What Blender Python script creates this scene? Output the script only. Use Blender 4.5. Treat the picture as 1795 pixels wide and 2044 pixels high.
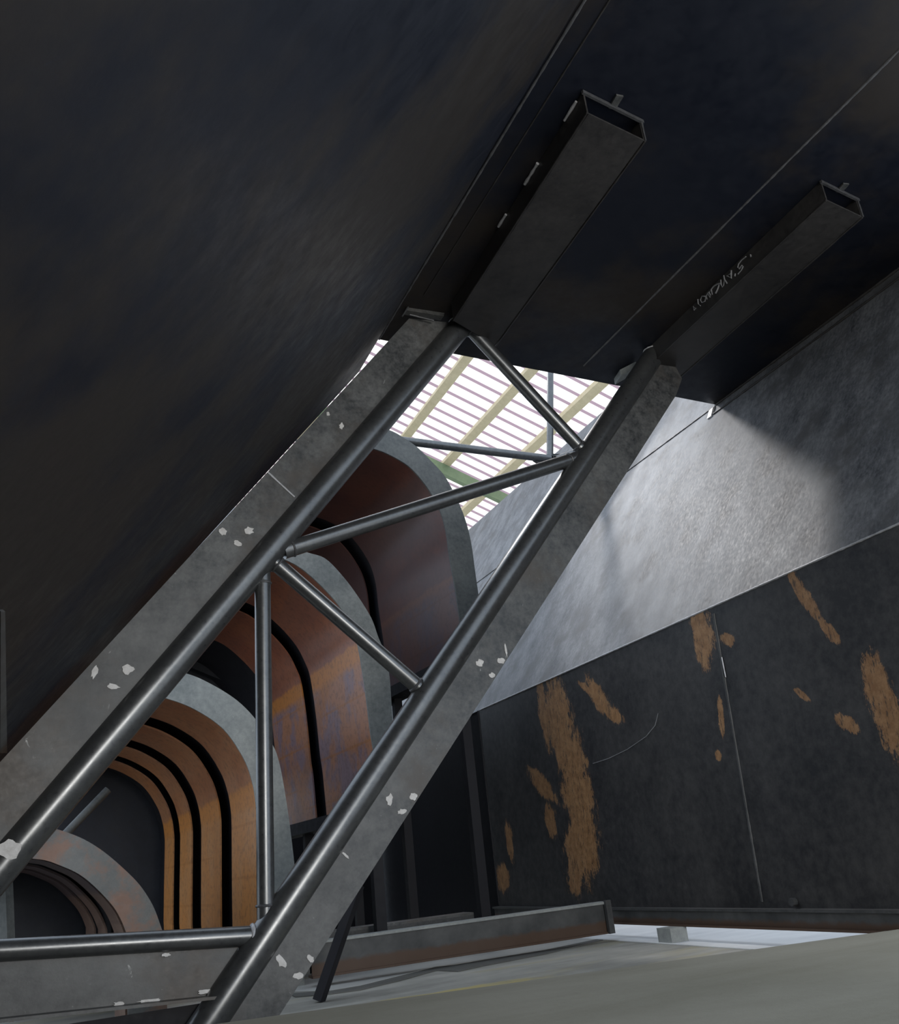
import bpy, bmesh, math, random
from mathutils import Vector, Matrix, noise
random.seed(4)
R = math.radians
for o in list(bpy.data.objects): bpy.data.objects.remove(o)
SC = bpy.context.scene
COL = SC.collection

# ------------------------------------------------------------------ camera
# chute axes: X = across the chute, Y = along the chute, Z = up
W, H, F = 1795.0, 2044.0, 1795.0
CAM = Vector((0, 0, 0.6))
_r, _p = R(6.10741), R(21.04503)
_az = R(-24.73433)
_v = Vector((math.sin(_az), math.cos(_az), 0)); _u = Vector((_v.y, -_v.x, 0))
def _ch(a): return Vector((a.dot(_u), a.dot(_v), a.z))
_fw = Vector((0, math.cos(_p), math.sin(_p))); _x0 = Vector((1, 0, 0)); _y0 = _x0.cross(_fw)
FW = _ch(_fw)
RT = _ch(math.cos(_r) * _x0 - math.sin(_r) * _y0)
UP = _ch(math.sin(_r) * _x0 + math.cos(_r) * _y0)
cd = bpy.data.cameras.new('camera'); cam = bpy.data.objects.new('camera', cd); COL.objects.link(cam)
cam.matrix_world = Matrix(((RT.x, UP.x, -FW.x, CAM.x), (RT.y, UP.y, -FW.y, CAM.y), (RT.z, UP.z, -FW.z, CAM.z), (0, 0, 0, 1)))
cd.sensor_fit = 'HORIZONTAL'; cd.sensor_width = 36; cd.lens = 36 * F / W
cd.clip_start = 0.02; cd.clip_end = 300
SC.camera = cam
SC.view_settings.view_transform = 'Standard'; SC.view_settings.look = 'None'
SC.view_settings.gamma = 1; SC.view_settings.exposure = 0.28; SC.view_settings.use_curve_mapping = False

# ------------------------------------------------------------------ light
wd = bpy.data.worlds.new('world'); SC.world = wd; wd.use_nodes = True
wn = wd.node_tree.nodes; wl = wd.node_tree.links; wn.clear()
wo = wn.new('ShaderNodeOutputWorld'); wb = wn.new('ShaderNodeBackground')
wb.inputs['Color'].default_value = (0.72, 0.84, 1.0, 1); wb.inputs['Strength'].default_value = 1.25
wl.new(wb.outputs[0], wo.inputs[0])
def sun_dir(az, el):
    return Vector((math.cos(R(az)) * math.cos(R(el)), math.sin(R(az)) * math.cos(R(el)), math.sin(R(el))))
LD = sun_dir(104, 43.2)
ld = bpy.data.lights.new('wall_patch_spot', 'SPOT'); ld.shadow_soft_size = 0.42; ld.spot_size = R(31); ld.spot_blend = .75; ld.energy = 1350; ld.color = (1.0, 0.97, 0.95)  # unseen spot added to throw the bright patch on the upper wall
lo = bpy.data.objects.new('wall_patch_spot', ld); COL.objects.link(lo)
lo.location = Vector((4.3, 4.97, 3.8)) + LD * 8.0
lo.rotation_euler = (Vector((4.05, 4.5, 2.75)) - lo.location).to_track_quat('-Z', 'Y').to_euler()
sl = bpy.data.lights.new('sun', 'SUN'); sl.energy = 2.2; sl.angle = R(1.0); sl.color = (1, .96, .9)
so = bpy.data.objects.new('sun', sl); COL.objects.link(so); so.rotation_euler = (-Vector((.45, .6, .66))).to_track_quat('-Z', 'Y').to_euler()
# added area light behind the camera, for pipe highlights and fill
bd = bpy.data.lights.new('rear_fill_light', 'AREA'); bd.shape = 'RECTANGLE'; bd.size = 2.2; bd.size_y = 1.6; bd.energy = 190; bd.color = (1.0, .97, .92)
bo = bpy.data.objects.new('rear_fill_light', bd); COL.objects.link(bo); bo.location = (1.3, -5.0, 1.5)
bo.rotation_euler = (Vector((1.6, 4.5, 1.4)) - bo.location).to_track_quat('-Z', 'Y').to_euler()

# ------------------------------------------------------------------ helpers
def ray(x, y): return RT * ((x - W / 2) / F) + UP * ((H / 2 - y) / F) + FW
def at(n, p, x, y):
    d = ray(x, y); n = Vector(n); return CAM + d * ((Vector(p) - CAM).dot(n) / d.dot(n))
def atv(v, x, y): return at((0, 1, 0), (0, v, 0), x, y)
def atu(u, x, y): return at((1, 0, 0), (u, 0, 0), x, y)
def atz(z, x, y): return at((0, 0, 1), (0, 0, z), x, y)

def ob(name, bm, mat, parent=None, smooth=False):
    me = bpy.data.meshes.new(name)
    bmesh.ops.remove_doubles(bm, verts=bm.verts, dist=1e-5)
    bmesh.ops.recalc_face_normals(bm, faces=bm.faces)
    bm.to_mesh(me); bm.free()
    if mat: me.materials.append(mat)
    o = bpy.data.objects.new(name, me); COL.objects.link(o)
    if smooth:
        for p in me.polygons: p.use_smooth = True
        try: me.set_sharp_from_angle(angle=R(40))
        except Exception: pass
    if parent: o.parent = parent
    return o
def tag(o, label=None, cat=None, group=None, kind=None):
    if label: o['label'] = label
    if cat: o['category'] = cat
    if group: o['group'] = group
    if kind: o['kind'] = kind
    return o
def thing(name, label, cat, loc=(0, 0, 0), group=None):
    o = bpy.data.objects.new(name, None); COL.objects.link(o); o.location = loc; o.empty_display_size = .1
    return tag(o, label, cat, group)
def part(name, bm, mat, parent, smooth=False):
    # geometry is written in world coordinates; the parent Empty only carries a translation
    p = parent; off = Vector()
    while p: off += p.location; p = p.parent
    if off.length > 0: bmesh.ops.translate(bm, verts=bm.verts, vec=-off)
    return ob(name, bm, mat, parent, smooth)

def prism(bm, pts, ext):
    """closed polygon pts (3D) extruded by vector ext"""
    ext = Vector(ext)
    a = [bm.verts.new(Vector(p)) for p in pts]; b = [bm.verts.new(Vector(p) + ext) for p in pts]
    n = len(a); bm.faces.new(a); bm.faces.new(b[::-1])
    for i in range(n):
        j = (i + 1) % n; bm.faces.new((a[i], a[j], b[j], b[i]))
def P(pts, ext):
    bm = bmesh.new(); prism(bm, pts, ext); return bm
def box(bm, x0, x1, y0, y1, z0, z1):
    prism(bm, [(x0, y0, z0), (x1, y0, z0), (x1, y1, z0), (x0, y1, z0)], (0, 0, z1 - z0))
def B(*a):
    bm = bmesh.new(); box(bm, *a); return bm
def frame_of(d):
    d = Vector(d).normalized(); a = Vector((0, 0, 1)) if abs(d.z) < .9 else Vector((1, 0, 0))
    s = d.cross(a).normalized(); return d, s, s.cross(d).normalized()
def tube(bm, a, b, r, n=28, inner=None, zcut=None):
    a = Vector(a); b = Vector(b); d, s, t = frame_of(b - a)
    rings = []
    for k, c in enumerate((a, b)):
        ring = []
        for i in range(n):
            an = 2 * math.pi * i / n
            q = c + (s * math.cos(an) + t * math.sin(an)) * r
            if zcut is not None and k == 1: q = q + d * ((zcut - q.z) / d.z)
            ring.append(bm.verts.new(q))
        rings.append(ring)
    for i in range(n):
        j = (i + 1) % n; bm.faces.new((rings[0][i], rings[0][j], rings[1][j], rings[1][i]))
    bm.faces.new(rings[0][::-1]); bm.faces.new(rings[1])
def T(a, b, r, **k):
    bm = bmesh.new(); tube(bm, a, b, r, **k); return bm
def bead(pts, r=.006, n=8, wob=.25):
    """weld bead along a polyline with a slightly lumpy radius"""
    bm = bmesh.new(); q = []
    for i in range(len(pts) - 1):
        a, b = Vector(pts[i]), Vector(pts[i + 1]); m = max(1, int((b - a).length / .03))
        for k in range(m): q.append(a.lerp(b, k / m))
    q.append(Vector(pts[-1])); prev = None
    for i, c in enumerate(q):
        d, s, t = frame_of((q[min(i + 1, len(q) - 1)] - q[max(i - 1, 0)]))
        rr = r * (1 + wob * (random.random() - .5) * 2)
        ring = [bm.verts.new(c + (s * math.cos(6.2832 * k / n) + t * math.sin(6.2832 * k / n)) * rr) for k in range(n)]
        if prev:
            for k in range(n):
                j = (k + 1) % n; bm.faces.new((prev[k], prev[j], ring[j], ring[k]))
        else: bm.faces.new(ring[::-1])
        prev = ring
    bm.faces.new(prev); return bm
def torus(c, d, R0, r, n=28, m=8):
    bm = bmesh.new(); d, s, t = frame_of(d); c = Vector(c); rings = []
    for i in range(n):
        an = 2 * math.pi * i / n; o = s * math.cos(an) + t * math.sin(an)
        rr = r * (1 + .3 * (random.random() - .5))
        rings.append([bm.verts.new(c + o * (R0 + rr * math.cos(6.2832 * k / m)) + d * rr * math.sin(6.2832 * k / m)) for k in range(m)])
    for i in range(n):
        for k in range(m):
            a, b = rings[i], rings[(i + 1) % n]; bm.faces.new((a[k], b[k], b[(k + 1) % m], a[(k + 1) % m]))
    return bm
def smooth_curve(pts, n=6):
    out = []; L = len(pts)
    for i in range(L - 1):
        p0, p1, p2, p3 = (Vector(pts[max(i - 1, 0)]), Vector(pts[i]), Vector(pts[i + 1]), Vector(pts[min(i + 2, L - 1)]))
        for k in range(n):
            t = k / n
            out.append(.5 * ((2 * p1) + (p2 - p0) * t + (2 * p0 - 5 * p1 + 4 * p2 - p3) * t * t + (3 * p1 - p0 - 3 * p2 + p3) * t ** 3))
    out.append(Vector(pts[-1])); return out

# ------------------------------------------------------------------ materials
class NT:
    def __init__(s, name):
        s.m = bpy.data.materials.new(name); s.m.use_nodes = True; s.t = s.m.node_tree; s.t.nodes.clear()
        s.out = s.n('ShaderNodeOutputMaterial'); s.b = s.n('ShaderNodeBsdfPrincipled'); s.l(s.b.outputs[0], s.out.inputs[0])
        s.tc = s.n('ShaderNodeNewGeometry').outputs['Position']
    def n(s, k, **kw):
        x = s.t.nodes.new(k)
        for a, v in kw.items(): setattr(x, a, v)
        return x
    def l(s, a, b): s.t.links.new(a, b)
    def set(s, sock, v):
        if hasattr(v, 'is_linked') or isinstance(v, bpy.types.NodeSocket): s.l(v, sock)
        else: sock.default_value = v
    def math(s, op, a, b=None, clamp=False):
        x = s.n('ShaderNodeMath', operation=op, use_clamp=clamp); s.set(x.inputs[0], a)
        if b is not None: s.set(x.inputs[1], b)
        return x.outputs[0]
    def noise(s, scale, detail=6, rough=.6, stretch=(1, 1, 1), dist=0):
        mp = s.n('ShaderNodeMapping'); mp.inputs['Scale'].default_value = stretch; s.l(s.tc, mp.inputs[0])
        x = s.n('ShaderNodeTexNoise'); s.l(mp.outputs[0], x.inputs['Vector']); x.inputs['Scale'].default_value = scale
        x.inputs['Detail'].default_value = detail; x.inputs['Roughness'].default_value = rough; x.inputs['Distortion'].default_value = dist
        return x.outputs['Fac']
    def ramp(s, fac, stops):
        x = s.n('ShaderNodeValToRGB'); s.l(fac, x.inputs[0]); e = x.color_ramp.elements
        while len(e) < len(stops): e.new(.5)
        for k, (p, c) in enumerate(stops):
            e[k].position = p; e[k].color = tuple(c) + (1,) if len(c) == 3 else c
        return x.outputs[0]
    def mix(s, fac, a, b, mode='MIX'):
        x = s.n('ShaderNodeMix', data_type='RGBA', blend_type=mode)
        s.set(x.inputs[0], fac)
        for k, v in ((6, a), (7, b)):
            if isinstance(v, tuple): x.inputs[k].default_value = v + (1,) if len(v) == 3 else v
            else: s.l(v, x.inputs[k])
        return x.outputs[2]
    def step(s, fac, lo, hi):
        x = s.n('ShaderNodeMapRange', interpolation_type='SMOOTHSTEP'); s.l(fac, x.inputs[0])
        x.inputs[1].default_value = lo; x.inputs[2].default_value = hi; return x.outputs[0]
    def bump(s, h, strength=.2, dist=.01):
        x = s.n('ShaderNodeBump'); x.inputs['Strength'].default_value = strength; x.inputs['Distance'].default_value = dist
        s.l(h, x.inputs['Height']); s.l(x.outputs[0], s.b.inputs['Normal'])
    def fin(s, col, rough=.5, metal=0.0, spec=.5):
        s.set(s.b.inputs['Base Color'], col if not isinstance(col, tuple) else col + (1,))
        s.set(s.b.inputs['Roughness'], rough); s.b.inputs['Metallic'].default_value = metal
        s.b.inputs['Specular IOR Level'].default_value = spec; return s.m

def steel(name, lo, hi, rough=(.35, .6), metal=0.0, spec=.5, scale=3.0, warm=None, scratch=.35, stretch=(1, 1, 1), bump=.15, warm_at=(.48, .68)):
    t = NT(name)
    a = t.noise(scale, 8, .65, stretch); f = t.noise(scale * 9, 6, .7, stretch)
    col = t.ramp(t.math('MULTIPLY', t.math('ADD', a, f), .5), [(.36, lo), (.62, hi)])
    if warm: col = t.mix(t.step(t.noise(scale * .55, 7, .65), *warm_at), col, warm)
    sc = t.step(t.noise(scale * 5, 4, .8, (stretch[0] * 1, stretch[1] * 6, stretch[2] * .6), 1.5), .66, .74)
    col = t.mix(t.math('MULTIPLY', sc, scratch), col, tuple(min(1, 2.6 * c) for c in hi))
    r = t.n('ShaderNodeMapRange'); t.l(f, r.inputs[0]); r.inputs[1].default_value = .3; r.inputs[2].default_value = .7
    r.inputs[3].default_value = rough[0]; r.inputs[4].default_value = rough[1]
    t.bump(f, bump, .004)
    return t.fin(col, r.outputs[0], metal, spec)

M = {}
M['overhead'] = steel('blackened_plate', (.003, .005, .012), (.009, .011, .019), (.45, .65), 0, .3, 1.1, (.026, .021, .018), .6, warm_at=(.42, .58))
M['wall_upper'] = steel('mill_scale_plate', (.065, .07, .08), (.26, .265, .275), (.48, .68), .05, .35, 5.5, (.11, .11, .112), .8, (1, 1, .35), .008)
M['stiffener'] = steel('brown_black_steel', (.018, .017, .017), (.050, .046, .044), (.4, .6), 0, .4, 3)
M['plate'] = steel('grey_flat_bar', (.032, .034, .036), (.145, .145, .14), (.38, .58), .1, .45, 3.0, (.085, .073, .062), .9)
M['pipe'] = steel('drawn_pipe', (.11, .113, .116), (.17, .172, .17), (.26, .36), .75, .5, 4, None, .08, (1, 1, 1), .03)
M['beam'] = steel('dark_beam_steel', (.035, .036, .037), (.085, .085, .084), (.4, .6), .1, .4, 4)
M['flange'] = steel('grey_flange_plate', (.115, .125, .122), (.235, .245, .235), (.45, .65), 0, .4, 4, None, .3)
M['flange_pale'] = steel('pale_flange_plate', (.20, .215, .21), (.36, .37, .35), (.45, .65), 0, .4, 3.2, None, .3)
M['flange_dark'] = steel('dark_flange_plate', (.055, .060, .060), (.125, .13, .125), (.45, .65), 0, .4, 4, None, .3)
M['flange_rust'] = steel('rusting_flange_plate', (.11, .115, .112), (.20, .20, .19), (.45, .65), 0, .4, 6, (.25, .15, .11), .3, warm_at=(.43, .55))
M['end_plate'] = steel('dim_blue_black_plate', (.012, .013, .018), (.03, .032, .04), (.5, .7), 0, .3, 2)
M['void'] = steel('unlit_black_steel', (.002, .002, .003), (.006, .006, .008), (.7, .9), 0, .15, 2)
M['dark'] = steel('black_steel', (.006, .006, .009), (.016, .015, .018), (.5, .7), 0, .3, 2)
M['weld'] = steel('weld_metal', (.05, .05, .052), (.14, .14, .145), (.35, .5), .4, .5, 30)
M['seam'] = steel('dull_weld_seam', (.06, .06, .064), (.15, .15, .155), (.5, .7), 0, .3, 30)
M['bright_weld'] = steel('bright_weld_metal', (.35, .35, .36), (.6, .6, .62), (.3, .5), .2, .5, 30)
M['chalk'] = steel('chalk', (.20, .20, .21), (.36, .36, .37), (.8, .9), 0, .2, 60)
M['paint'] = steel('white_paint', (.50, .47, .44), (.78, .76, .73), (.5, .7), 0, .4, 40)
def liner(name, c1, c2, c3, k, zf, band, leg, bw=.13):
    """rust primer above the bend line at height zf, a rusty band at the bend, mill scale on the leg, with light below the bend painted in"""
    t = NT(name)
    a = t.noise(2.2, 7, .6); f = t.noise(26, 5, .7); s = t.noise(1.6, 5, .65, (1.2, .35, 1.2), .6)
    col = t.mix(t.step(a, .38, .62), c1, c2)
    col = t.mix(t.math('MULTIPLY', t.step(s, .5 - k * .12, .62 - k * .12), k), col, c3)
    sp = t.n('ShaderNodeSeparateXYZ'); t.l(t.tc, sp.inputs[0])
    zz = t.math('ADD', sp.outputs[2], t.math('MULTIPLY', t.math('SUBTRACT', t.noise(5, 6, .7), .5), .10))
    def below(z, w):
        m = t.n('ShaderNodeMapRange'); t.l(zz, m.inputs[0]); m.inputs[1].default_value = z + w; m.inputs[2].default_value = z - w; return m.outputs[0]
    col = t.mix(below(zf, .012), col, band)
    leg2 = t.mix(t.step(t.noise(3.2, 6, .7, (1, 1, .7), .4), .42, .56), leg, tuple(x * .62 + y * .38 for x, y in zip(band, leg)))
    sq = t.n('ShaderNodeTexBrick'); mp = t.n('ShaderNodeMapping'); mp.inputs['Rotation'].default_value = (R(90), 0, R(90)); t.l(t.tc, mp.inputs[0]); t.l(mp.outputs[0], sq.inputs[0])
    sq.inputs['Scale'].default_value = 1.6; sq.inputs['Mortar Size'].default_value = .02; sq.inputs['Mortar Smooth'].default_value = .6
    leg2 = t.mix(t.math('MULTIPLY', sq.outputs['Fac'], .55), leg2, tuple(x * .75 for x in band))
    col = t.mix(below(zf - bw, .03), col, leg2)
    col = t.mix(t.math('MULTIPLY', t.step(f, .45, .7), .45), col, (.05, .025, .02))
    t.bump(f, .1, .003)
    return t.fin(col, .38, 0, .45)
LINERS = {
    'liner_orange': ((.36, .135, .05), (.42, .18, .075), (.34, .17, .09), .4, (.56, .22, .05), (.52, .24, .085)),  # leg and band brighter than the top, as if lit below the bend
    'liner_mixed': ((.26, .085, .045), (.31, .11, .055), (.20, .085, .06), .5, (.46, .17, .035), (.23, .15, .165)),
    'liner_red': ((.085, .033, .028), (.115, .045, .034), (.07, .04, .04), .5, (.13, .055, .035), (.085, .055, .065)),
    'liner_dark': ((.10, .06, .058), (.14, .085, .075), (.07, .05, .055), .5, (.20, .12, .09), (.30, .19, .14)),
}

def concrete(name, lo, hi, tint=None, stain=None):
    t = NT(name)
    a = t.noise(1.2, 8, .65); f = t.noise(22, 8, .75); s = t.noise(2.2, 6, .65, (.35, 1.6, 1), .4)
    col = t.ramp(t.math('MULTIPLY', t.math('ADD', a, s), .5), [(.36, lo), (.60, hi)])
    if tint: col = t.mix(t.math('MULTIPLY', t.step(t.noise(1.7, 5, .6, (.4, 1.5, 1), .5), .52, .66), .8), col, tint)
    if stain:
        sp = t.n('ShaderNodeSeparateXYZ'); t.l(t.tc, sp.inputs[0]); c_, (ax, ay), sc_ = stain
        dx = t.math('DIVIDE', t.math('SUBTRACT', sp.outputs[0], c_.x), ax); dy = t.math('DIVIDE', t.math('SUBTRACT', sp.outputs[1], c_.y), ay)
        g_ = t.math('SUBTRACT', 1.0, t.math('SQRT', t.math('ADD', t.math('MULTIPLY', dx, dx), t.math('MULTIPLY', dy, dy))))
        g_ = t.math('ADD', g_, t.math('MULTIPLY', t.math('SUBTRACT', t.noise(6, 7, .7, (.5, 1.6, 1)), .5), 1.6))
        col = t.mix(t.math('MULTIPLY', t.step(g_, .1, .6), .8), col, sc_)
    col = t.mix(t.math('MULTIPLY', t.step(f, .6, .75), .4), col, tuple(c * .5 for c in lo))
    t.bump(f, .25, .004)
    return t.fin(col, .75, 0, .3)
M['floor'] = concrete('floor_concrete', (.22, .215, .19), (.47, .45, .40), (.42, .38, .26), (atz(0, 790, 2000), (1.1, .16), (.55, .44, .14)))
M['apron'] = concrete('sunlit_white_concrete', (.62, .62, .62), (.80, .80, .79))  # whiter than the floor, outdoor sunlight put into the colour
M['grout'] = concrete('pale_grout', (.36, .36, .34), (.50, .49, .46))
M['crack'] = concrete('dark_joint', (.10, .10, .09), (.16, .155, .14))
M['plinth'] = concrete('plinth_concrete', (.25, .235, .18), (.34, .32, .26))

# brown stains of the lower right wall, each an ellipse given by centre and two half axes, in (along, up)
UW = 3.6
def stain_mat():
    t = NT('stained_mill_scale_plate')
    a = t.noise(2.0, 8, .65); f = t.noise(18, 6, .7)
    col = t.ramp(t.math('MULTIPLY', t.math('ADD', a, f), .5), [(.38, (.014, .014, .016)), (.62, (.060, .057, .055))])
    sc = t.step(t.noise(9, 4, .8, (1, 4, .7), 1.5), .66, .73)
    col = t.mix(t.math('MULTIPLY', sc, .35), col, (.16, .15, .14))
    edge = t.noise(7, 9, .8, (1, 1, .5)); fine = t.noise(34, 7, .85, (1, 1.8, .35))
    E = [ # centre px, half axis 1 px end, half axis 2 px end
        ((1120, 1450), (1136, 1560), (1146, 1445)), ((1152, 1570), (1170, 1700), (1182, 1562)), ((1162, 1690), (1166, 1780), (1200, 1684)),
        ((1148, 1745), (1150, 1800), (1166, 1742)), ((1084, 1420), (1095, 1500), (1094, 1418)),
        ((1198, 1395), (1225, 1440), (1212, 1385)), ((1222, 1425), (1244, 1442), (1228, 1412)), ((1172, 1375), (1190, 1390), (1176, 1368)),
        ((1080, 1565), (1110, 1605), (1092, 1556)), ((1100, 1635), (1106, 1672), (1112, 1632)),
        ((1402, 1268), (1414, 1332), (1424, 1264)), ((1456, 1276), (1472, 1284), (1462, 1264)), ((1440, 1430), (1444, 1470), (1446, 1428)),
        ((1434, 1508), (1436, 1520), (1440, 1507)), ((1606, 1190), (1640, 1245), (1618, 1184)), ((1655, 1258), (1682, 1288), (1664, 1250)),
        ((1758, 1398), (1806, 1520), (1784, 1380)), ((1742, 1360), (1760, 1392), (1756, 1352)), ((1690, 1443), (1712, 1460), (1700, 1432)), ((1600, 1386), (1618, 1400), (1604, 1380)),
        ((1018, 1680), (1024, 1722), (1026, 1678)), ((1006, 1752), (1010, 1782), (1020, 1748))]
    sep = t.n('ShaderNodeSeparateXYZ'); t.l(t.tc, sep.inputs[0]); mx = None
    for c, p, q in E:
        c, p, q = [atu(UW, *k) for k in (c, p, q)]
        a1 = (p.y - c.y, p.z - c.z); a2 = (q.y - c.y, q.z - c.z); det = a1[0] * a2[1] - a1[1] * a2[0]
        row1 = (0, a2[1] / det, -a2[0] / det); row2 = (0, -a1[1] / det, a1[0] / det)
        vals = []
        sub = t.n('ShaderNodeVectorMath', operation='SUBTRACT'); t.l(t.tc, sub.inputs[0]); sub.inputs[1].default_value = (UW, c.y, c.z)
        for row in (row1, row2):
            d = t.n('ShaderNodeVectorMath', operation='DOT_PRODUCT'); t.l(sub.outputs[0], d.inputs[0]); d.inputs[1].default_value = row
            vals.append(t.math('MULTIPLY', d.outputs['Value'], d.outputs['Value']))
        g = t.math('SUBTRACT', 1.0, t.math('SQRT', t.math('ADD', *vals)))
        mx = g if mx is None else t.math('MAXIMUM', mx, g)
    m = t.math('ADD', mx, t.math('MULTIPLY', t.math('SUBTRACT', edge, .52), 2.6))
    m = t.math('ADD', m, t.math('MULTIPLY', t.math('SUBTRACT', fine, .5), 1.5))
    m = t.step(m, .0, .10)
    rust = t.mix(t.step(f, .35, .65), (.27, .135, .055), (.40, .22, .10))
    rust = t.mix(t.math('MULTIPLY', t.step(fine, .53, .60), .8), rust, (.045, .036, .03))
    col = t.mix(m, col, rust)
    t.bump(f, .12, .004)
    return t.fin(col, .5, .1, .4)
M['wall_lower'] = stain_mat()

def roof_mat(nm='translucent_roof_sheet', c=(1.0, .92, .84, 1)):
    t = NT(nm)
    tr = t.n('ShaderNodeBsdfTranslucent'); tr.inputs[0].default_value = c
    df = t.n('ShaderNodeBsdfDiffuse'); df.inputs[0].default_value = c
    mx = t.n('ShaderNodeMixShader'); mx.inputs[0].default_value = .2; t.l(tr.outputs[0], mx.inputs[1]); t.l(df.outputs[0], mx.inputs[2])
    t.l(mx.outputs[0], t.out.inputs[0]); return t.m
M['roof'] = roof_mat(); M['roof_rib'] = roof_mat('shaded_roof_rib', (.30, .22, .26, 1))  # one side of each rib darkened, its shading put into the colour
M['purlin'] = steel('cream_purlin_paint', (.48, .42, .27), (.62, .55, .38), (.5, .6), 0, .4, 8)
M['rafter'] = steel('green_rafter_paint', (.14, .20, .12), (.20, .27, .16), (.5, .6), 0, .4, 8)

# ================================================================== SETTING
floor = ob('floor', B(-40, 40, -30, 50, -.2, 0), M['floor']); tag(floor, 'stained concrete floor under the steel chute', kind='structure')

apron = ob('trim_1', B(3.44, 14, -6, 14, 0.001, .006), M['apron']); tag(apron, 'floor slab coloured pale to read as sunlit, outside the right wall', kind='structure')
def flat(pts, h): return P([atz(0.001, *p_) for p_ in pts], (0, 0, h))
part('grout_strip', flat([(560, 1968), (655, 1944), (1240, 1856), (1262, 1862), (1090, 1896), (960, 1917), (910, 1926), (870, 1930), (800, 1948), (720, 1968), (660, 1978), (590, 1980)], .003), M['grout'], floor)
part('crack', flat([(575, 1984), (660, 1979), (720, 1969), (800, 1949), (870, 1931), (910, 1927), (960, 1918), (1090, 1897), (1200, 1874), (1204, 1877), (1090, 1905), (965, 1929), (915, 1940), (872, 1938), (800, 1958), (720, 1977), (660, 1985), (590, 1991)], .004), M['crack'], floor)
ZC = 3.8                                      # underside of the overhead plate
# overhead plate
e0 = Vector((1.786, 4.734, ZC)); e1 = Vector((4.774, 5.019, ZC))
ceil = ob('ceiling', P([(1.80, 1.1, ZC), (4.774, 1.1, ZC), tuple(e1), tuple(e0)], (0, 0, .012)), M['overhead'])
tag(ceil, 'black overhead steel plate of the chute with long weld seams', kind='structure')
def seam(parent, a, b, r=.007, mat='weld', name='weld_seam'):
    return part(name, bead([a, b], r), M[mat], parent, True)
seam(ceil, (1.835, 1.1, ZC - .004), (1.808, 4.73, ZC - .004), .0065, 'seam')
seam(ceil, (1.93, 1.1, ZC - .002), (1.92, 4.2, ZC - .002), .004, 'stiffener')
a = atz(ZC, 1795, 100); b = atz(ZC, 1165, 730); seam(ceil, a - (b - a) * .2, b, .0065, 'seam')
seam(ceil, (4.76, 1.1, ZC - .004), (4.765, 5.01, ZC - .004), .01, 'stiffener')
# left wall: leans over the camera, its lower edge runs to the floor
KL = .812
def lw(z): return 1.655 - (3.535 - z) * KL
left_far = [(1.786, 4.734, 3.8), (1.655, 4.734, 3.535), (lw(2.06), 4.734, 2.06), (lw(0.02), 4.734, .02)]
bm = bmesh.new()
near = [(x + .01, -.4, z) for x, y, z in left_far]
nl = len(left_far); va = [bm.verts.new(p) for p in left_far]; vb = [bm.verts.new(p) for p in near]
vc = [bm.verts.new((p[0] - .014, p[1], p[2])) for p in left_far]; vd = [bm.verts.new((p[0] - .014, p[1], p[2])) for p in near]
for i in range(nl - 1):
    bm.faces.new((va[i], va[i + 1], vb[i + 1], vb[i])); bm.faces.new((vc[i], vd[i], vd[i + 1], vc[i + 1]))
    bm.faces.new((va[i], vc[i], vc[i + 1], va[i + 1])); bm.faces.new((vb[i], vb[i + 1], vd[i + 1], vd[i]))
bm.faces.new((va[0], vb[0], vd[0], vc[0])); bm.faces.new((va[-1], vc[-1], vd[-1], vb[-1]))
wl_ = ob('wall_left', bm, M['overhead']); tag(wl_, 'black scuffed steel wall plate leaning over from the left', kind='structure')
nlw = Vector((.78, 0, -.5)).normalized()
def atl(x, y): return at((1, 0, -KL), (1.655, 0, 3.535), x, y)
p0, p1 = atl(-6, 1215), atl(4, 1500)
part('edge_strip', P([p0, atl(3, 1215), atl(10, 1500), atl(-4, 1500)], Vector((.776, 0, -.63)) * .012), M['plate'], wl_)

# right wall: upright lower panel, flaring upper panel that goes on past the overhead plate
wr = bpy.data.objects.new('wall_right', None); COL.objects.link(wr); wr.location = (UW, 4, 0)
tag(wr, 'bent steel wall on the right, dark and rust stained below, bright mill scale above', kind='structure')
ZB = 1.858; kup = (4.774 - UW) / (3.8 - ZB); ZT = 5.26
def uw(z): return UW + (z - ZB) * kup
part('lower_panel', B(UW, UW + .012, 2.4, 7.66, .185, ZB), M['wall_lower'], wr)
part('lower_panel', P([(UW + .01, 7.68, 0), (UW + .01, 12.2, 0), (UW + .01, 12.2, ZB), (UW + .01, 7.68, ZB)], (.012, 0, 0)), M['void'], wr)  # wall carried on near black, the shade beyond put into its colour
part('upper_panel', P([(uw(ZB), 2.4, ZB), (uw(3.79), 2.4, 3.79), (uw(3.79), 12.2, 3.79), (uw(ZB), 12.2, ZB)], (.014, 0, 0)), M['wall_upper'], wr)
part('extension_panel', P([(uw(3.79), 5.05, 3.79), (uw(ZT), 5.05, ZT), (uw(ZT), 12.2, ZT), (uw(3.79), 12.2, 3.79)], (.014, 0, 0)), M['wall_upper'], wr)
seam(wr, (UW - .002, 2.4, ZB), (UW - .002, 7.6, ZB), .006, 'bright_weld')
seam(wr, (uw(3.79) - .004, 5.02, 3.79), (uw(3.79) - .004, 12.1, 3.79), .006, 'stiffener')
seam(wr, (uw(3.70) - .006, 2.4, 3.70), (uw(3.70) - .006, 5.0, 3.70), .008, 'stiffener')
seam(wr, atu(UW, 1425, 1225), atu(UW, 1522, 1800), .008, 'beam')
seam(wr, atu(UW - .006, 1441, 1312), atu(UW - .006, 1449, 1352), .004, 'bright_weld')
seam(wr, (UW, 7.655, .2), (UW, 7.655, ZB), .008, 'dark')
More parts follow.
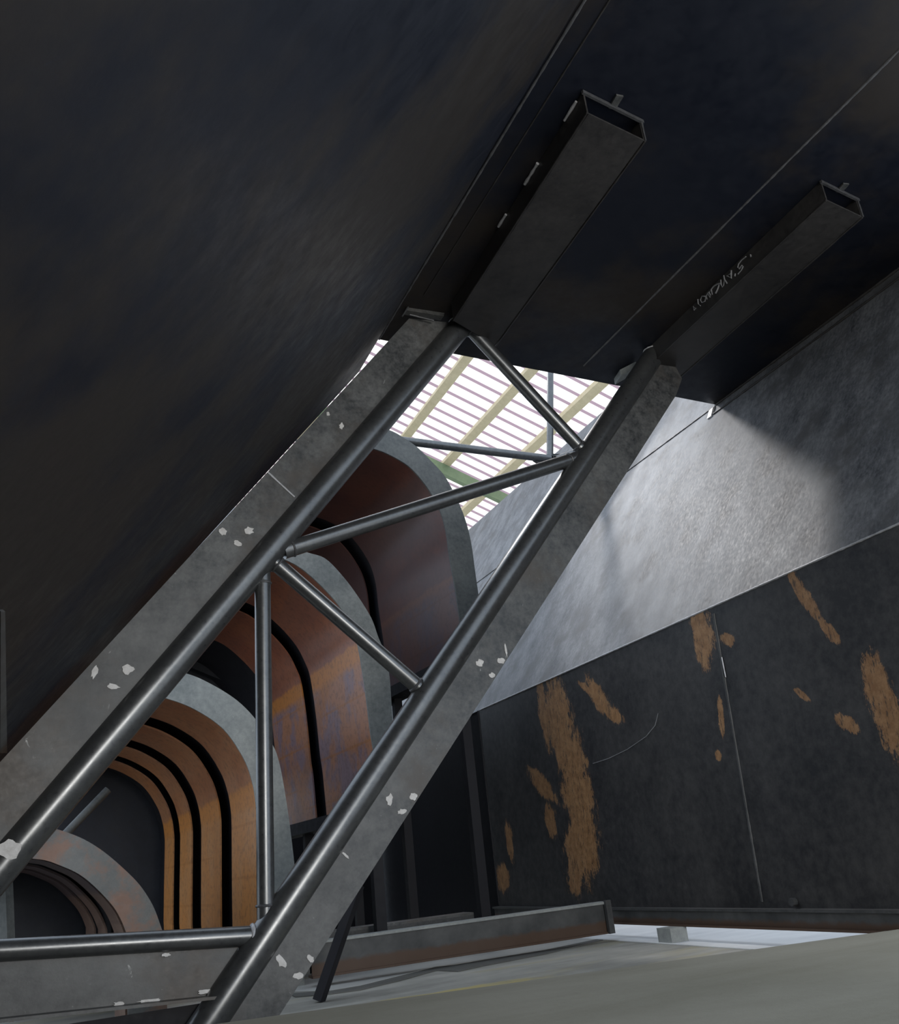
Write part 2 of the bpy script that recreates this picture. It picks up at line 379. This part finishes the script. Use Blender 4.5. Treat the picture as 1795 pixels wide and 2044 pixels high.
part('scratch_mark', bead([atu(UW - .001, *k) for k in ((1314, 1424), (1308, 1448), (1290, 1470), (1252, 1496), (1215, 1514), (1184, 1524))], .0022, 5), M['chalk'], wr)
lug = atu(UW, 1588, 1800)
part('bolt_boss', T(lug, lug - Vector((.03, 0, 0)), .02, n=10), M['beam'], wr)
c = Vector((uw(3.79), 5.02, 3.79)); part('end_tab', P([c + Vector((-.01, 0, 0)), c + Vector((-.035, 0, -.02)), c + Vector((-.075, 0, -.10)), c + Vector((-.055, 0, -.11))], (0, .05, 0)), M['bright_weld'], wr)

# ================================================================== TRUSS
V = 4.40
def tv(x, y, v=V): return atv(v, x, y)
tr = thing('welded_truss', 'leaning truss of grey steel pipes and flat plates welded across the chute mouth', 'truss', tuple(tv(500, 2000)))
RC, RWB = .074, .045
def line_to_z(a, b, z): return a + (b - a) * ((z - a.z) / (b.z - a.z))
def chord(pa, pb, zlo, zhi):
    a, b = tv(*pa), tv(*pb); return line_to_z(a, b, zlo), line_to_z(a, b, zhi)
La, Lb = chord((72, 1650), (891, 685), .02, 3.78)
Ra, Rb = chord((587, 1785), (1217, 842), .02, 3.78)
cpL = part('chord_pipe', T(La, Lb, RC, n=40, zcut=3.788), M['pipe'], tr, True)
cpR = part('chord_pipe', T(Ra, Rb, RC, n=40, zcut=3.788), M['pipe'], tr, True)
def plate(a, b, ea, eb, zlo, zhi, name='chord_plate', chamfer=0):
    e0_, e1_ = tv(*ea), tv(*eb)
    pts = [line_to_z(a, b, zlo), line_to_z(a, b, zhi), line_to_z(e0_, e1_, zhi - .02), line_to_z(e0_, e1_, zlo)]
    if chamfer:
        o_ = line_to_z(e0_, e1_, zhi - .02 - chamfer); m_ = pts[1].lerp(pts[2], .55); m2 = o_.lerp(pts[2], .45).lerp(m_, .22)
        pts = [pts[0], pts[1], m_, m2, o_, pts[3]]
    return part(name, P([p - Vector((0, .008, 0)) for p in pts], (0, .016, 0)), M['plate'], tr)
plL = plate(La, Lb, (0, 1522), (640, 828), .02, 3.77)
plR = plate(Ra, Rb, (709, 1789), (1257, 933), .02, 3.70, chamfer=.24)
# bracket where the left plate meets the overhead plate
q = [tv(805, 628), tv(815, 611), tv(884, 622), tv(880, 640)]
part('end_bracket', P([p - Vector((0, .05, 0)) for p in q], (0, .05, 0)), M['plate'], tr)
part('weld_bead', bead([tv(803, 632, V - .055), tv(816, 611, V - .055), tv(884, 621, V - .055)], .005), M['weld'], tr, True)
part('weld_bead', bead([tv(818, 628, V - .055), tv(866, 640, V - .055)], .005), M['weld'], tr, True)
part('weld_bead', bead([tv(535, 943, V - .01), tv(588, 992, V - .01)], .006), M['bright_weld'], tr, True)
# saddle welds at the heads of the two pipes
for A_, B_ in ((La, Lb), (Ra, Rb)):
    d = (B_ - A_).normalized(); _, s, t_ = frame_of(d); ring = []
    for i in range(33):
        an = 2 * math.pi * i / 32; q_ = B_ + (s * math.cos(an) + t_ * math.sin(an)) * RC; ring.append(q_ + d * ((3.784 - q_.z) / d.z))
    part('saddle_weld', bead(ring, .006), M['bright_weld'], tr, True)
def web(pa, pb, r, n1=True, n2=True, name='web_brace'):
    a, b = tv(*pa), tv(*pb)
    w = part(name, T(a, b, r, n=28), M['pipe'], tr, True); return a, b
webs = [((940, 658), (1166, 902), .042), ((565, 1100), (1172, 908), .044), ((548, 1122), (846, 1381), .041), ((524, 1120), (531, 1860), .040)]
def near_line(p, a, b):
    d = (b - a).normalized(); return (p - a) - d * (p - a).dot(d)
for pa, pb, r in webs:
    a, b = web(pa, pb, r); d = (b - a).normalized()
    for c0, sgn, in ((a, 1), (b, -1)):
        # weld collar where the brace leaves the chord pipe
        for k in range(60):
            c_ = c0 + d * sgn * .004 * k
            if min(near_line(c_, La, Lb).length, near_line(c_, Ra, Rb).length) > RC * 1.05: break
        part('weld_collar', torus(c_, d, r * .98, .007), M['weld'], tr, True)
a, b = tv(-330, 1916), tv(520, 1867)
part('base_pipe', T(a, b, .042, n=28), M['pipe'], tr, True)
part('weld_collar', torus(tv(503, 1868), b - a, .042, .010), M['bright_weld'], tr, True)
bp = part('base_plate', P([p + Vector((0, .01, 0)) for p in (tv(-330, 1930), tv(500, 1890), tv(452, 1984), tv(-330, 2066))], (0, .012, 0)), M['plate'], tr)
q = [tv(-330, 2066), tv(440, 1985)]
part('base_lip', P([q[0] + Vector((0, .01, 0)), q[1] + Vector((0, .01, 0)), q[1] + Vector((0, -.06, 0)), q[0] + Vector((0, -.06, 0))], (0, 0, -.012)), M['stain_lip'] if 'stain_lip' in M else M['plate'], tr)
part('base_web', P([Vector((x_, V + .05, z_)) for x_, z_ in ((-.75, .005), (.66, .005), (.74, .135), (-.75, .135))], (0, .01, 0)), M['dark'], tr)
a, b = tv(634, 1946, 5.0), tv(716, 1766, 5.0)
part('rear_strut', T(Vector((a.x, a.y, .005)), b, .034, n=4), M['dark'], tr)
# white paint dabs left on the plates
def dab(cx, cy, rx, ry, ang, parent, v=V - .012, seed=0):
    rnd = random.Random(seed + int(cx * 7 + cy)); pts = []
    for i in range(14):
        an = 2 * math.pi * i / 14; k = .65 + .5 * rnd.random()
        x, y = rx * k * math.cos(an), ry * k * math.sin(an)
        ca, sa = math.cos(R(ang)), math.sin(R(ang)); pts.append(tv(cx + x * ca - y * sa, cy + x * sa + y * ca, v))
    return part('paint_dab', P(pts, (0, .005, 0)), M['paint'], parent)
for d_ in ((445, 1060, 8, 9, 0), (497, 1059, 10, 8, 0), (475, 1085, 11, 6, 15), (189, 1341, 6, 15, 20), (255, 1336, 13, 10, -20), (227, 1370, 14, 6, 10), (682, 850, 5, 7, 20), (655, 826, 4, 4, 0)):
    dab(*d_, parent=plL)
for d_ in ((958, 1324, 8, 8, 0), (1000, 1319, 8, 7, -30), (983, 1348, 7, 6, 0), (778, 1597, 7, 13, 0), (826, 1590, 8, 8, 0), (803, 1620, 10, 6, -10), (562, 1919, 8, 15, -25), (621, 1915, 6, 10, -40), (597, 1948, 12, 7, -10), (690, 1707, 10, 3, 40), (1010, 1298, 2, 14, -10)):
    dab(*d_, parent=plR)
for d_ in ((300, 1997, 28, 3, -6), (238, 2004, 11, 5, 0), (408, 1979, 14, 5, -10), (332, 1906, 10, 4, -5), (20, 2038, 14, 3, -4)):
    dab(*d_, parent=bp, v=V - .004)
dab(20, 1696, 24, 22, -50, cpL, V - RC - .004)

# ================================================================== CEILING STIFFENERS
def stiffener(lab, LT, RT_, LB, RB, dep, lug_px):
    """inverted channel under the overhead plate; its soffit is dep below the plate"""
    z = ZC - dep
    lt, rt, lb, rb = [atz(z, *k) for k in (LT, RT_, LB, RB)]
    g = thing('channel_stiffener', lab, 'stiffener', tuple((lt + rt) / 2))
    part('soffit_plate', P([lt, rt, rb, lb], (0, 0, .008)), M['stiffener'], g)
    up = Vector((0, 0, dep - .002))
    d = (lb - lt).normalized(); side = Vector((0, 0, 1)).cross(d).normalized()
    s1 = .008 if side.dot(rt - lt) > 0 else -.008
    fl = part('side_flange', P([lt, lb, lb + up, lt + up], side * s1), M['stiffener'], g)
    part('side_flange', P([rt, rb, rb + up, rt + up], side * -s1), M['stiffener'], g)
    dd = (rt - lt).normalized(); dn = Vector((-dd.y, dd.x, 0)); dn = dn if dn.dot(d) > 0 else -dn
    zc_ = Vector((0, 0, dep - .004)); dl = Vector((0, 0, -.018))
    part('end_strip', P([lt - dn * .012 - dd * .01 + zc_, rt - dn * .012 + dd * .01 + zc_, rt - dn * .012 + dd * .01 + zc_ + dl, lt - dn * .012 - dd * .01 + zc_ + dl], dn * .012), M['weld'], g)
    part('end_strip', bead([rt - dn * .004, rt - dn * .004 + up], .005), M['weld'], g, True)
    part('weld_seam', bead([lt, lb], .005), M['stiffener'], g, True)
    part('weld_seam', bead([rt, rb], .005), M['stiffener'], g, True)
    l0, l1 = [atz(ZC - .012, *k) for k in lug_px]
    sd = Vector((0, 0, 1)).cross((l1 - l0).normalized()) * .018
    part('end_lug', P([l0 - sd, l0 + sd, l1 + sd, l1 - sd], (0, 0, .010)), M['plate'], g)
    return g, fl, lt, lb, side * s1
g1, f1, l1t, l1b, _s = stiffener('dark channel stiffener under the overhead plate, ending above the left pipe of the truss', (1172, 226), (1288, 282), (905, 640), (990, 690), .13, ((1222, 218), (1238, 192)))
g2, f2, l2t, l2b, s2 = stiffener('brownish channel stiffener with chalk writing, ending above the right pipe of the truss', (1650, 400), (1722, 434), (1292, 735), (1350, 760), .13, ((1675, 385), (1690, 368)))
CH = [[(1330,260),(1230,340),(1160,430),(1145,500),(1180,530),(1240,460),(1265,480),(1230,560),(1150,650)], [(1090,640),(1080,700)], [(1430,215),(1440,262)],
      [(1000,570),(1003,740),(900,690),(1000,640)], [(830,680),(850,780),(905,860)], [(850,760),(830,900),(800,940),(770,880),(765,780)],
      [(760,860),(680,880),(600,930),(550,1000),(575,1110)], [(730,890),(690,1000),(650,1080)], [(650,810),(500,950)],
      [(555,1010),(470,1080),(440,1150),(455,1215)], [(470,1090),(525,1165)], [(500,1060),(540,1130)],
      [(420,1150),(340,1150),(310,1230),(340,1290),(410,1260),(430,1180),(420,1150)], [(250,1210),(260,1320),(310,1360)], [(150,1380),(170,1460),(210,1420),(155,1400)]]
fn = (l2b - l2t).cross(Vector((0, 0, 1))).normalized()
if fn.dot(CAM - l2t) < 0: fn = -fn
for st_ in CH:
    pts = [at(fn, l2t + fn * .003, 1370 + x_ / 11.22 + 1, 490 + y_ / 11.22 - 1) for x_, y_ in st_]
    part('chalk_mark', bead(pts, .0042, 6, .3), M['chalk'], f2)
for ta, tb in ((.03, .10), (.27, .36), (.50, .56)):
    part('weld_run', bead([l1t.lerp(l1b, k_) - _s * 1.0 + Vector((0, 0, .118)) for k_ in (ta, tb)], .008), M['bright_weld'], g1, True)
c_ = Vector((3.86, 4.72, ZC)); part('lit_sliver', P([atz(ZC - .06, 1228, 768), atz(ZC - .06, 1256, 752), atz(ZC - .06, 1272, 734), atz(ZC - .06, 1240, 750)], (0, 0, .05)), M['flange_pale'], g2)  # pale piece added for the sliver of light beside the pipe head

# ================================================================== BASE FRAME
def ibeam(name, lab, a, b, z0, h, w, inward, mat):
    a = Vector(a); b = Vector(b); d = (b - a).normalized(); n_ = Vector(inward).normalized()
    g = thing(name, lab, 'beam', (a.x, a.y, z0))
    part('web', P([a + Vector((0, 0, z0)) + n_ * -.02, b + Vector((0, 0, z0)) + n_ * -.02, b + Vector((0, 0, z0 + h)) + n_ * -.02, a + Vector((0, 0, z0 + h)) + n_ * -.02], n_ * .01), mat, g)
    part('top_flange', P([a + Vector((0, 0, z0 + h - .012)) + n_ * -w, b + Vector((0, 0, z0 + h - .012)) + n_ * -w, b + Vector((0, 0, z0 + h - .012)) + n_ * .008, a + Vector((0, 0, z0 + h - .012)) + n_ * .008], (0, 0, .014)), (M['flange_pale'] if a.x < 3 else M['beam']), g)
    part('bottom_flange', P([a + Vector((0, 0, z0)) + n_ * -w, b + Vector((0, 0, z0)) + n_ * -w, b + Vector((0, 0, z0)) + n_ * .004, a + Vector((0, 0, z0)) + n_ * .004], (0, 0, .012)), mat, g)
    return g
def beam_mat():
    t = NT('rust_edged_beam')
    sp = t.n('ShaderNodeSeparateXYZ'); t.l(t.tc, sp.inputs[0]); f = t.noise(14, 6, .7); a = t.noise(3, 6, .6)
    col = t.ramp(a, [(.36, (.035, .037, .038)), (.64, (.10, .10, .098))])
    m = t.step(t.math('ADD', sp.outputs[2], t.math('MULTIPLY', t.math('SUBTRACT', f, .5), .05)), .155, .115)
    mm = t.n('ShaderNodeMapRange'); t.l(t.math('ADD', sp.outputs[2], t.math('MULTIPLY', t.math('SUBTRACT', f, .5), .05)), mm.inputs[0])
    mm.inputs[1].default_value = .135; mm.inputs[2].default_value = .115
    col = t.mix(t.math('MULTIPLY', mm.outputs[0], .85), col, (.085, .045, .025))
    return t.fin(col, .55, .1, .4)
M['rusty_beam'] = beam_mat()
gbL = ibeam('base_beam', 'grey base beam on the floor running from the truss to the corner, rusty along its foot', (1.42, 5.60, 0), (3.43, 5.60, 0), .05, .19, .10, (0, -1, 0), M['rusty_beam'])
part('end_plate', P([(3.39, 5.57, .05), (3.43, 5.57, .05), (3.43, 5.57, .25), (3.39, 5.57, .25)], (0, .03, 0)), M['beam'], gbL)
gbR = ibeam('base_beam', 'dark base beam under the stained right wall with daylight beneath it', (3.56, 2.4, 0), (3.56, 7.7, 0), .085, .10, .12, (-1, 0, 0), M['rusty_beam'])
c = atz(0, 1290, 1872)
ob_ = ob('support_block', B(3.46, 3.58, 5.0, 5.14, 0, .085), M['flange_pale']); tag(ob_, 'small pale block under the right base beam near the corner', 'block')
ch = thing('loose_channel', 'grey steel channel lying on the floor behind the left base beam', 'channel', (1.6, 6.35, 0))
part('web', B(1.62, 2.75, 6.28, 6.46, .23, .245), M['plate'], ch)
part('leg_flange', B(1.62, 2.75, 6.28, 6.29, 0, .23), M['beam'], ch)
part('leg_flange', B(1.62, 2.75, 6.45, 6.46, 0, .23), M['beam'], ch)
# concrete plinth near the camera
ZP = .30
k0, k1 = atz(ZP, 380, 2051), atz(ZP, 1830, 1850)
dk = (k1 - k0).normalized(); k0 = k0 - dk * .2; k1 = k1 + dk * .35; nk = Vector((dk.y, -dk.x, 0)); nk = nk if nk.y < 0 else -nk
pl = ob('concrete_plinth', P([k0, k1, k1 + nk * 1.6, k0 + nk * 1.6], (0, 0, -ZP)), M['plinth']); tag(pl, 'smooth olive grey concrete plinth along the bottom edge, in front of the base beams', 'plinth')

# ================================================================== HOODS
AX = ray(-60, 1819); AX.z = 0; AX.normalize()
AN = Vector((0, 0, 1)).cross(AX) * -1          # across, to the right
if AN.x < 0: AN = -AN
def hood(lab, vm, inner, outer, strips, depth_s, fmat, lmat, extra_flange_z=None, fold=None, bw=.13):
    ref = atv(vm, *inner[-1])
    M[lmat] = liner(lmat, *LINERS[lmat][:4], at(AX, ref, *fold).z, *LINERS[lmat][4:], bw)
    D = (ref - CAM).dot(AX)
    def mp(p): return at(AX, ref, *p)
    def st(p): q = mp(p) - ref; return Vector((q.dot(AN), q.z, 0))
    def to3(c, dep): return ref + AN * c.x + Vector((0, 0, c.y)) + AX * dep
    ci = smooth_curve([st(p) for p in inner], 6); co = smooth_curve([st(p) for p in outer], 6)
    if extra_flange_z is not None:
        for cc in (ci, co):
            l_ = cc[-1]; d_ = cc[-1] - cc[-8]; zt = extra_flange_z - ref.z
            cc.append(Vector((l_.x + d_.x * 0 + .02, zt, 0)))
    def offs(c, o):
        out = []
        for i, p in enumerate(c):
            t_ = (c[min(i + 1, len(c) - 1)] - c[max(i - 1, 0)]).normalized(); out.append(p + Vector((-t_.y, t_.x, 0)) * o)
        return out
    def sweep(c, d0, d1, th):
        bm = bmesh.new(); c2 = offs(c, th); V4 = []
        for p, q_ in zip(c, c2): V4.append([bm.verts.new(to3(p, d0)), bm.verts.new(to3(p, d1)), bm.verts.new(to3(q_, d1)), bm.verts.new(to3(q_, d0))])
        for i in range(len(V4) - 1):
            a_, b_ = V4[i], V4[i + 1]
            for k in range(4): bm.faces.new((a_[k], a_[(k + 1) % 4], b_[(k + 1) % 4], b_[k]))
        bm.faces.new(V4[0]); bm.faces.new(V4[-1][::-1]); return bm
    dep = lambda s: D * (1 / s - 1)
    base = to3(ci[-1], 0)
    g = thing('duct_hood', lab, 'hood', tuple(base))
    # flange ring
    bm = bmesh.new(); n = 80
    def resample(c):
        L = [0]
        for i in range(1, len(c)): L.append(L[-1] + (c[i] - c[i - 1]).length)
        out = []; j = 0
        for k in range(n):
            s_ = L[-1] * k / (n - 1)
            while j < len(L) - 2 and L[j + 1] < s_: j += 1
            out.append(c[j].lerp(c[j + 1], (s_ - L[j]) / max(1e-9, L[j + 1] - L[j])))
        return out
    ri, ro = resample(ci), resample(co); V4 = []
    for p, q_ in zip(ri, ro): V4.append([bm.verts.new(to3(p, -.008)), bm.verts.new(to3(q_, -.008)), bm.verts.new(to3(q_, .006)), bm.verts.new(to3(p, .006))])
    for i in range(n - 1):
        a_, b_ = V4[i], V4[i + 1]
        for k in range(4): bm.faces.new((a_[k], a_[(k + 1) % 4], b_[(k + 1) % 4], b_[k]))
    bm.faces.new(V4[0]); bm.faces.new(V4[-1][::-1])
    part('flange_ring', bm, M[fmat], g)
    for s0, s1 in strips:
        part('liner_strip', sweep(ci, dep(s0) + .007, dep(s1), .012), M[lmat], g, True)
    part('outer_shell', sweep(offs(ci, .075), .008, dep(depth_s), .008), M['dark'], g, True)
    return g, to3, ci, dep, ref
A_in = [(612, 935), (648, 900), (695, 886), (747, 897), (780, 910), (816, 932), (843, 961), (863, 990), (878, 1019), (889, 1057), (896, 1106), (903, 1146), (909, 1180), (918, 1242), (926, 1300)]
A_out = [(590, 880), (640, 848), (705, 838), (776, 859), (809, 877), (834, 895), (860, 921), (885, 948), (903, 979), (919, 1013), (932, 1050), (941, 1091), (947, 1135), (955, 1191), (966, 1260), (974, 1300)]
B_in = [(452, 1150), (490, 1112), (535, 1108), (590, 1128), (639, 1168), (679, 1213), (701, 1253), (714, 1289), (728, 1373), (739, 1462), (746, 1505), (757, 1602)]
B_out = [(430, 1095), (480, 1066), (545, 1070), (607, 1101), (648, 1115), (683, 1150), (714, 1191), (741, 1235), (754, 1271), (768, 1306), (777, 1351), (783, 1436), (790, 1500), (802, 1602)]
C_in = [(180, 1432), (220, 1396), (270, 1382), (330, 1394), (388, 1416), (446, 1456), (486, 1514), (503, 1560), (510, 1600), (512, 1634), (514, 1760), (516, 1850)]
C_out = [(160, 1380), (215, 1342), (290, 1330), (372, 1345), (423, 1367), (472, 1398), (508, 1434), (540, 1480), (557, 1523), (573, 1612), (586, 1714), (592, 1780), (597, 1850)]
D_in = [(-120, 1800), (-70, 1735), (0, 1708), (53, 1713), (89, 1717), (116, 1726), (156, 1744), (189, 1770), (223, 1806), (240, 1833), (252, 1862)]
D_out = [(-190, 1780), (-110, 1680), (0, 1640), (60, 1644), (109, 1654), (160, 1672), (201, 1696), (240, 1728), (278, 1766), (305, 1808), (322, 1853), (328, 1870)]
hA = hood('highest and rightmost duct hood, with a dull dark red liner', 6.0, A_in, A_out, [(1, .80), (.775, .69)], .64, 'flange_dark', 'liner_red', None, (903, 1146), .05)
hB = hood('duct hood with patchy brown and purple liner, next below the highest hood', 5.9, B_in, B_out, [(1, .845), (.815, .72)], .62, 'flange', 'liner_mixed', None, (712, 1284))
hC = hood('duct hood with bright orange liner strips and a pale flange ring, standing on the floor', 5.8, C_in, C_out, [(1, .900), (.855, .782), (.745, .702), (.676, .645)], .60, 'flange_pale', 'liner_orange', 0.0, (504, 1563))
hD = hood('low rust speckled duct hood at the lower left behind the base pipe', 5.3, D_in, D_out, [(.985, .915), (.86, .81), (.785, .73)], .70, 'flange_rust', 'liner_dark', 0.0, (200, 1782))
# end plate closing the orange hood
def offs(c, o):
    out = []
    for i, p in enumerate(c):
        t_ = (c[min(i + 1, len(c) - 1)] - c[max(i - 1, 0)]).normalized(); out.append(p + Vector((-t_.y, t_.x, 0)) * o)
    return out
for (g, to3, ci, dep, ref), sx, wl_x, zb in ((hA, .64, .55, None), (hB, .62, .6, None), (hC, .60, .9, 0.0), (hD, .70, .9, 0.0)):
    zl = ci[0].y - .6 if zb is None else zb - ref.z
    pts = [Vector((ci[0].x - wl_x, zl, 0)), Vector((ci[0].x - wl_x, ci[0].y + .1, 0))] + [Vector((c_.x + .03, c_.y, 0)) for c_ in offs(ci, .08)] + ([Vector((ci[-1].x, zl, 0))] if zl < ci[-1].y - .01 else [])
    part('end_plate', P([to3(c_, dep(sx)) for c_ in pts], AX * .012), M['end_plate'], g)
g, to3, ci, dep, ref = hC
pr = ref + AX * 1.9
part('stay_bar', T(at(AX, pr, 120, 1676), at(AX, pr, 216, 1576), .030, n=16), M['flange_dark'], g, True)
g, to3, ci, dep, ref = hD
pr = ref + AX * .15
part('stay_bar', T(at(AX, pr, 11, 1760), at(AX, pr, 16, 1900), .034, n=4), M['flange_dark'], g)
# stands under the two raised hoods
for (g, to3, ci, dep, ref), ends, lab in ((hA, .68, 'dark steel stand carrying the highest duct hood'), (hB, .64, 'dark steel stand carrying the second duct hood')):
    p0 = to3(ci[-1], 0); p1 = to3(ci[-1], dep(ends))
    s = thing('hood_stand', lab, 'stand', (p0.x, p0.y, 0))
    zt = p0.z
    bm = P([p0 + AN * -.06, p1 + AN * -.06, p1 + AN * .12, p0 + AN * .12], (0, 0, -.09)); part('rail', bm, M['dark'], s)
    for f_ in (.06, .5, .94):
        c_ = p0.lerp(p1, f_) + AN * .03
        part('post', B(c_.x - .035, c_.x + .035, c_.y - .035, c_.y + .035, 0, zt - .09), M['dark'], s)
# dark plates standing behind
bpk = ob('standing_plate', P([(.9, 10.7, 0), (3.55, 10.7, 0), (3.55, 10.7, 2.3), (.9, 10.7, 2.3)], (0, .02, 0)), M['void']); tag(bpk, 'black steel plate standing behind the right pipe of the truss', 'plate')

# rear bracing seen through the opening
rb = thing('rear_brace', 'thin pipe brace with an upright and gusset beyond the truss, against the bright roof', 'brace', tuple(atv(7.0, 1098, 912)))
part('rail', T(atv(7.0, 740, 872), atv(7.0, 1098, 916), .040, n=20), M['pipe'], rb, True)
part('upright', T(atv(7.0, 1099, 700), atv(7.0, 1098, 912), .034, n=20), M['pipe'], rb, True)
part('gusset', P([atv(7.0, 1066, 918), atv(7.0, 1095, 905), atv(7.0, 1118, 906), atv(7.0, 1135, 925), atv(7.0, 1100, 940)], (0, .03, 0)), M['beam'], rb)
part('rail', T(atv(7.0, 1110, 918), atv(7.0, 1215, 880), .040, n=20), M['pipe'], rb, True)

# ================================================================== SHED ROOF
rp = CAM + ray(1000, 850) * 19.0
sd = Vector((-math.cos(R(23.3)), 0, math.sin(R(23.3)))); rn = Vector((sd.z, 0, -sd.x))
def atr(x, y, o=0): return at(rn, rp + rn * o, x, y)
roof = thing('shed_roof', 'pale ribbed roof sheeting on cream purlins seen through the opening', 'roof', tuple(rp))
cs = [atr(*k) for k in ((600, 600), (1350, 650), (1300, 1000), (850, 1080), (930, 1060))]
ss = [(c_ - rp).dot(sd) for c_ in cs]; vs = [(c_ - rp).y for c_ in cs]
s0, s1, v0, v1 = min(ss) - 1.5, max(ss) + 1.0, min(vs) - 2.0, max(vs) + 3.0
bm = bmesh.new(); per = .36; y = v0; prof = []
while y < v1:
    prof += [(y, 0), (y + .04, .05), (y + .08, .05), (y + .11, 0), (y + .20, 0), (y + .22, .012), (y + .24, .0)]; y += per
r0 = [bm.verts.new(Vector((rp.x, rp.y + a_, rp.z)) + sd * s0 + rn * b_) for a_, b_ in prof]
r1 = [bm.verts.new(Vector((rp.x, rp.y + a_, rp.z)) + sd * s1 + rn * b_) for a_, b_ in prof]
for i in range(len(prof) - 1): bm.faces.new((r0[i], r0[i + 1], r1[i + 1], r1[i]))
rs = part('roof_sheet', bm, M['roof'], roof); rs.data.materials.append(M['roof_rib'])
for i, f_ in enumerate(sorted(rs.data.polygons, key=lambda q_: q_.center.y)):
    if i % 7 in (2,): f_.material_index = 1
for px_ in ((872, 792), (972, 837), (1108, 852), (700, 700), (1290, 860)):
    c_ = atr(*px_, -.12); s_ = (c_ - rp).dot(sd); o = rp + sd * s_ - rn * .02
    a_ = Vector((o.x, rp.y + v0, o.z)); b_ = Vector((o.x, rp.y + v1, o.z))
    w_ = sd * .09
    part('purlin', P([a_ - w_, a_ + w_, a_ + w_ - rn * .16, a_ - w_ - rn * .16], (0, v1 - v0, 0)), M['purlin'], roof)
c_ = atr(930, 960, -.3)
part('rafter', P([rp + sd * s0 + Vector((0, c_.y - rp.y - .07, 0)) - rn * .18, rp + sd * s1 + Vector((0, c_.y - rp.y - .07, 0)) - rn * .18, rp + sd * s1 + Vector((0, c_.y - rp.y - .07, 0)) - rn * .42, rp + sd * s0 + Vector((0, c_.y - rp.y - .07, 0)) - rn * .42], (0, .14, 0)), M['rafter'], roof)

for o in list(COL.objects):
    if o.parent is None:
        k = o.name.split('.')[0]
        g_ = {'channel_stiffener': 'channel stiffeners under the overhead plate', 'duct_hood': 'duct hoods beyond the truss', 'hood_stand': 'stands under the raised hoods', 'base_beam': 'base beams of the chute'}.get(k)
        if g_: o['group'] = g_
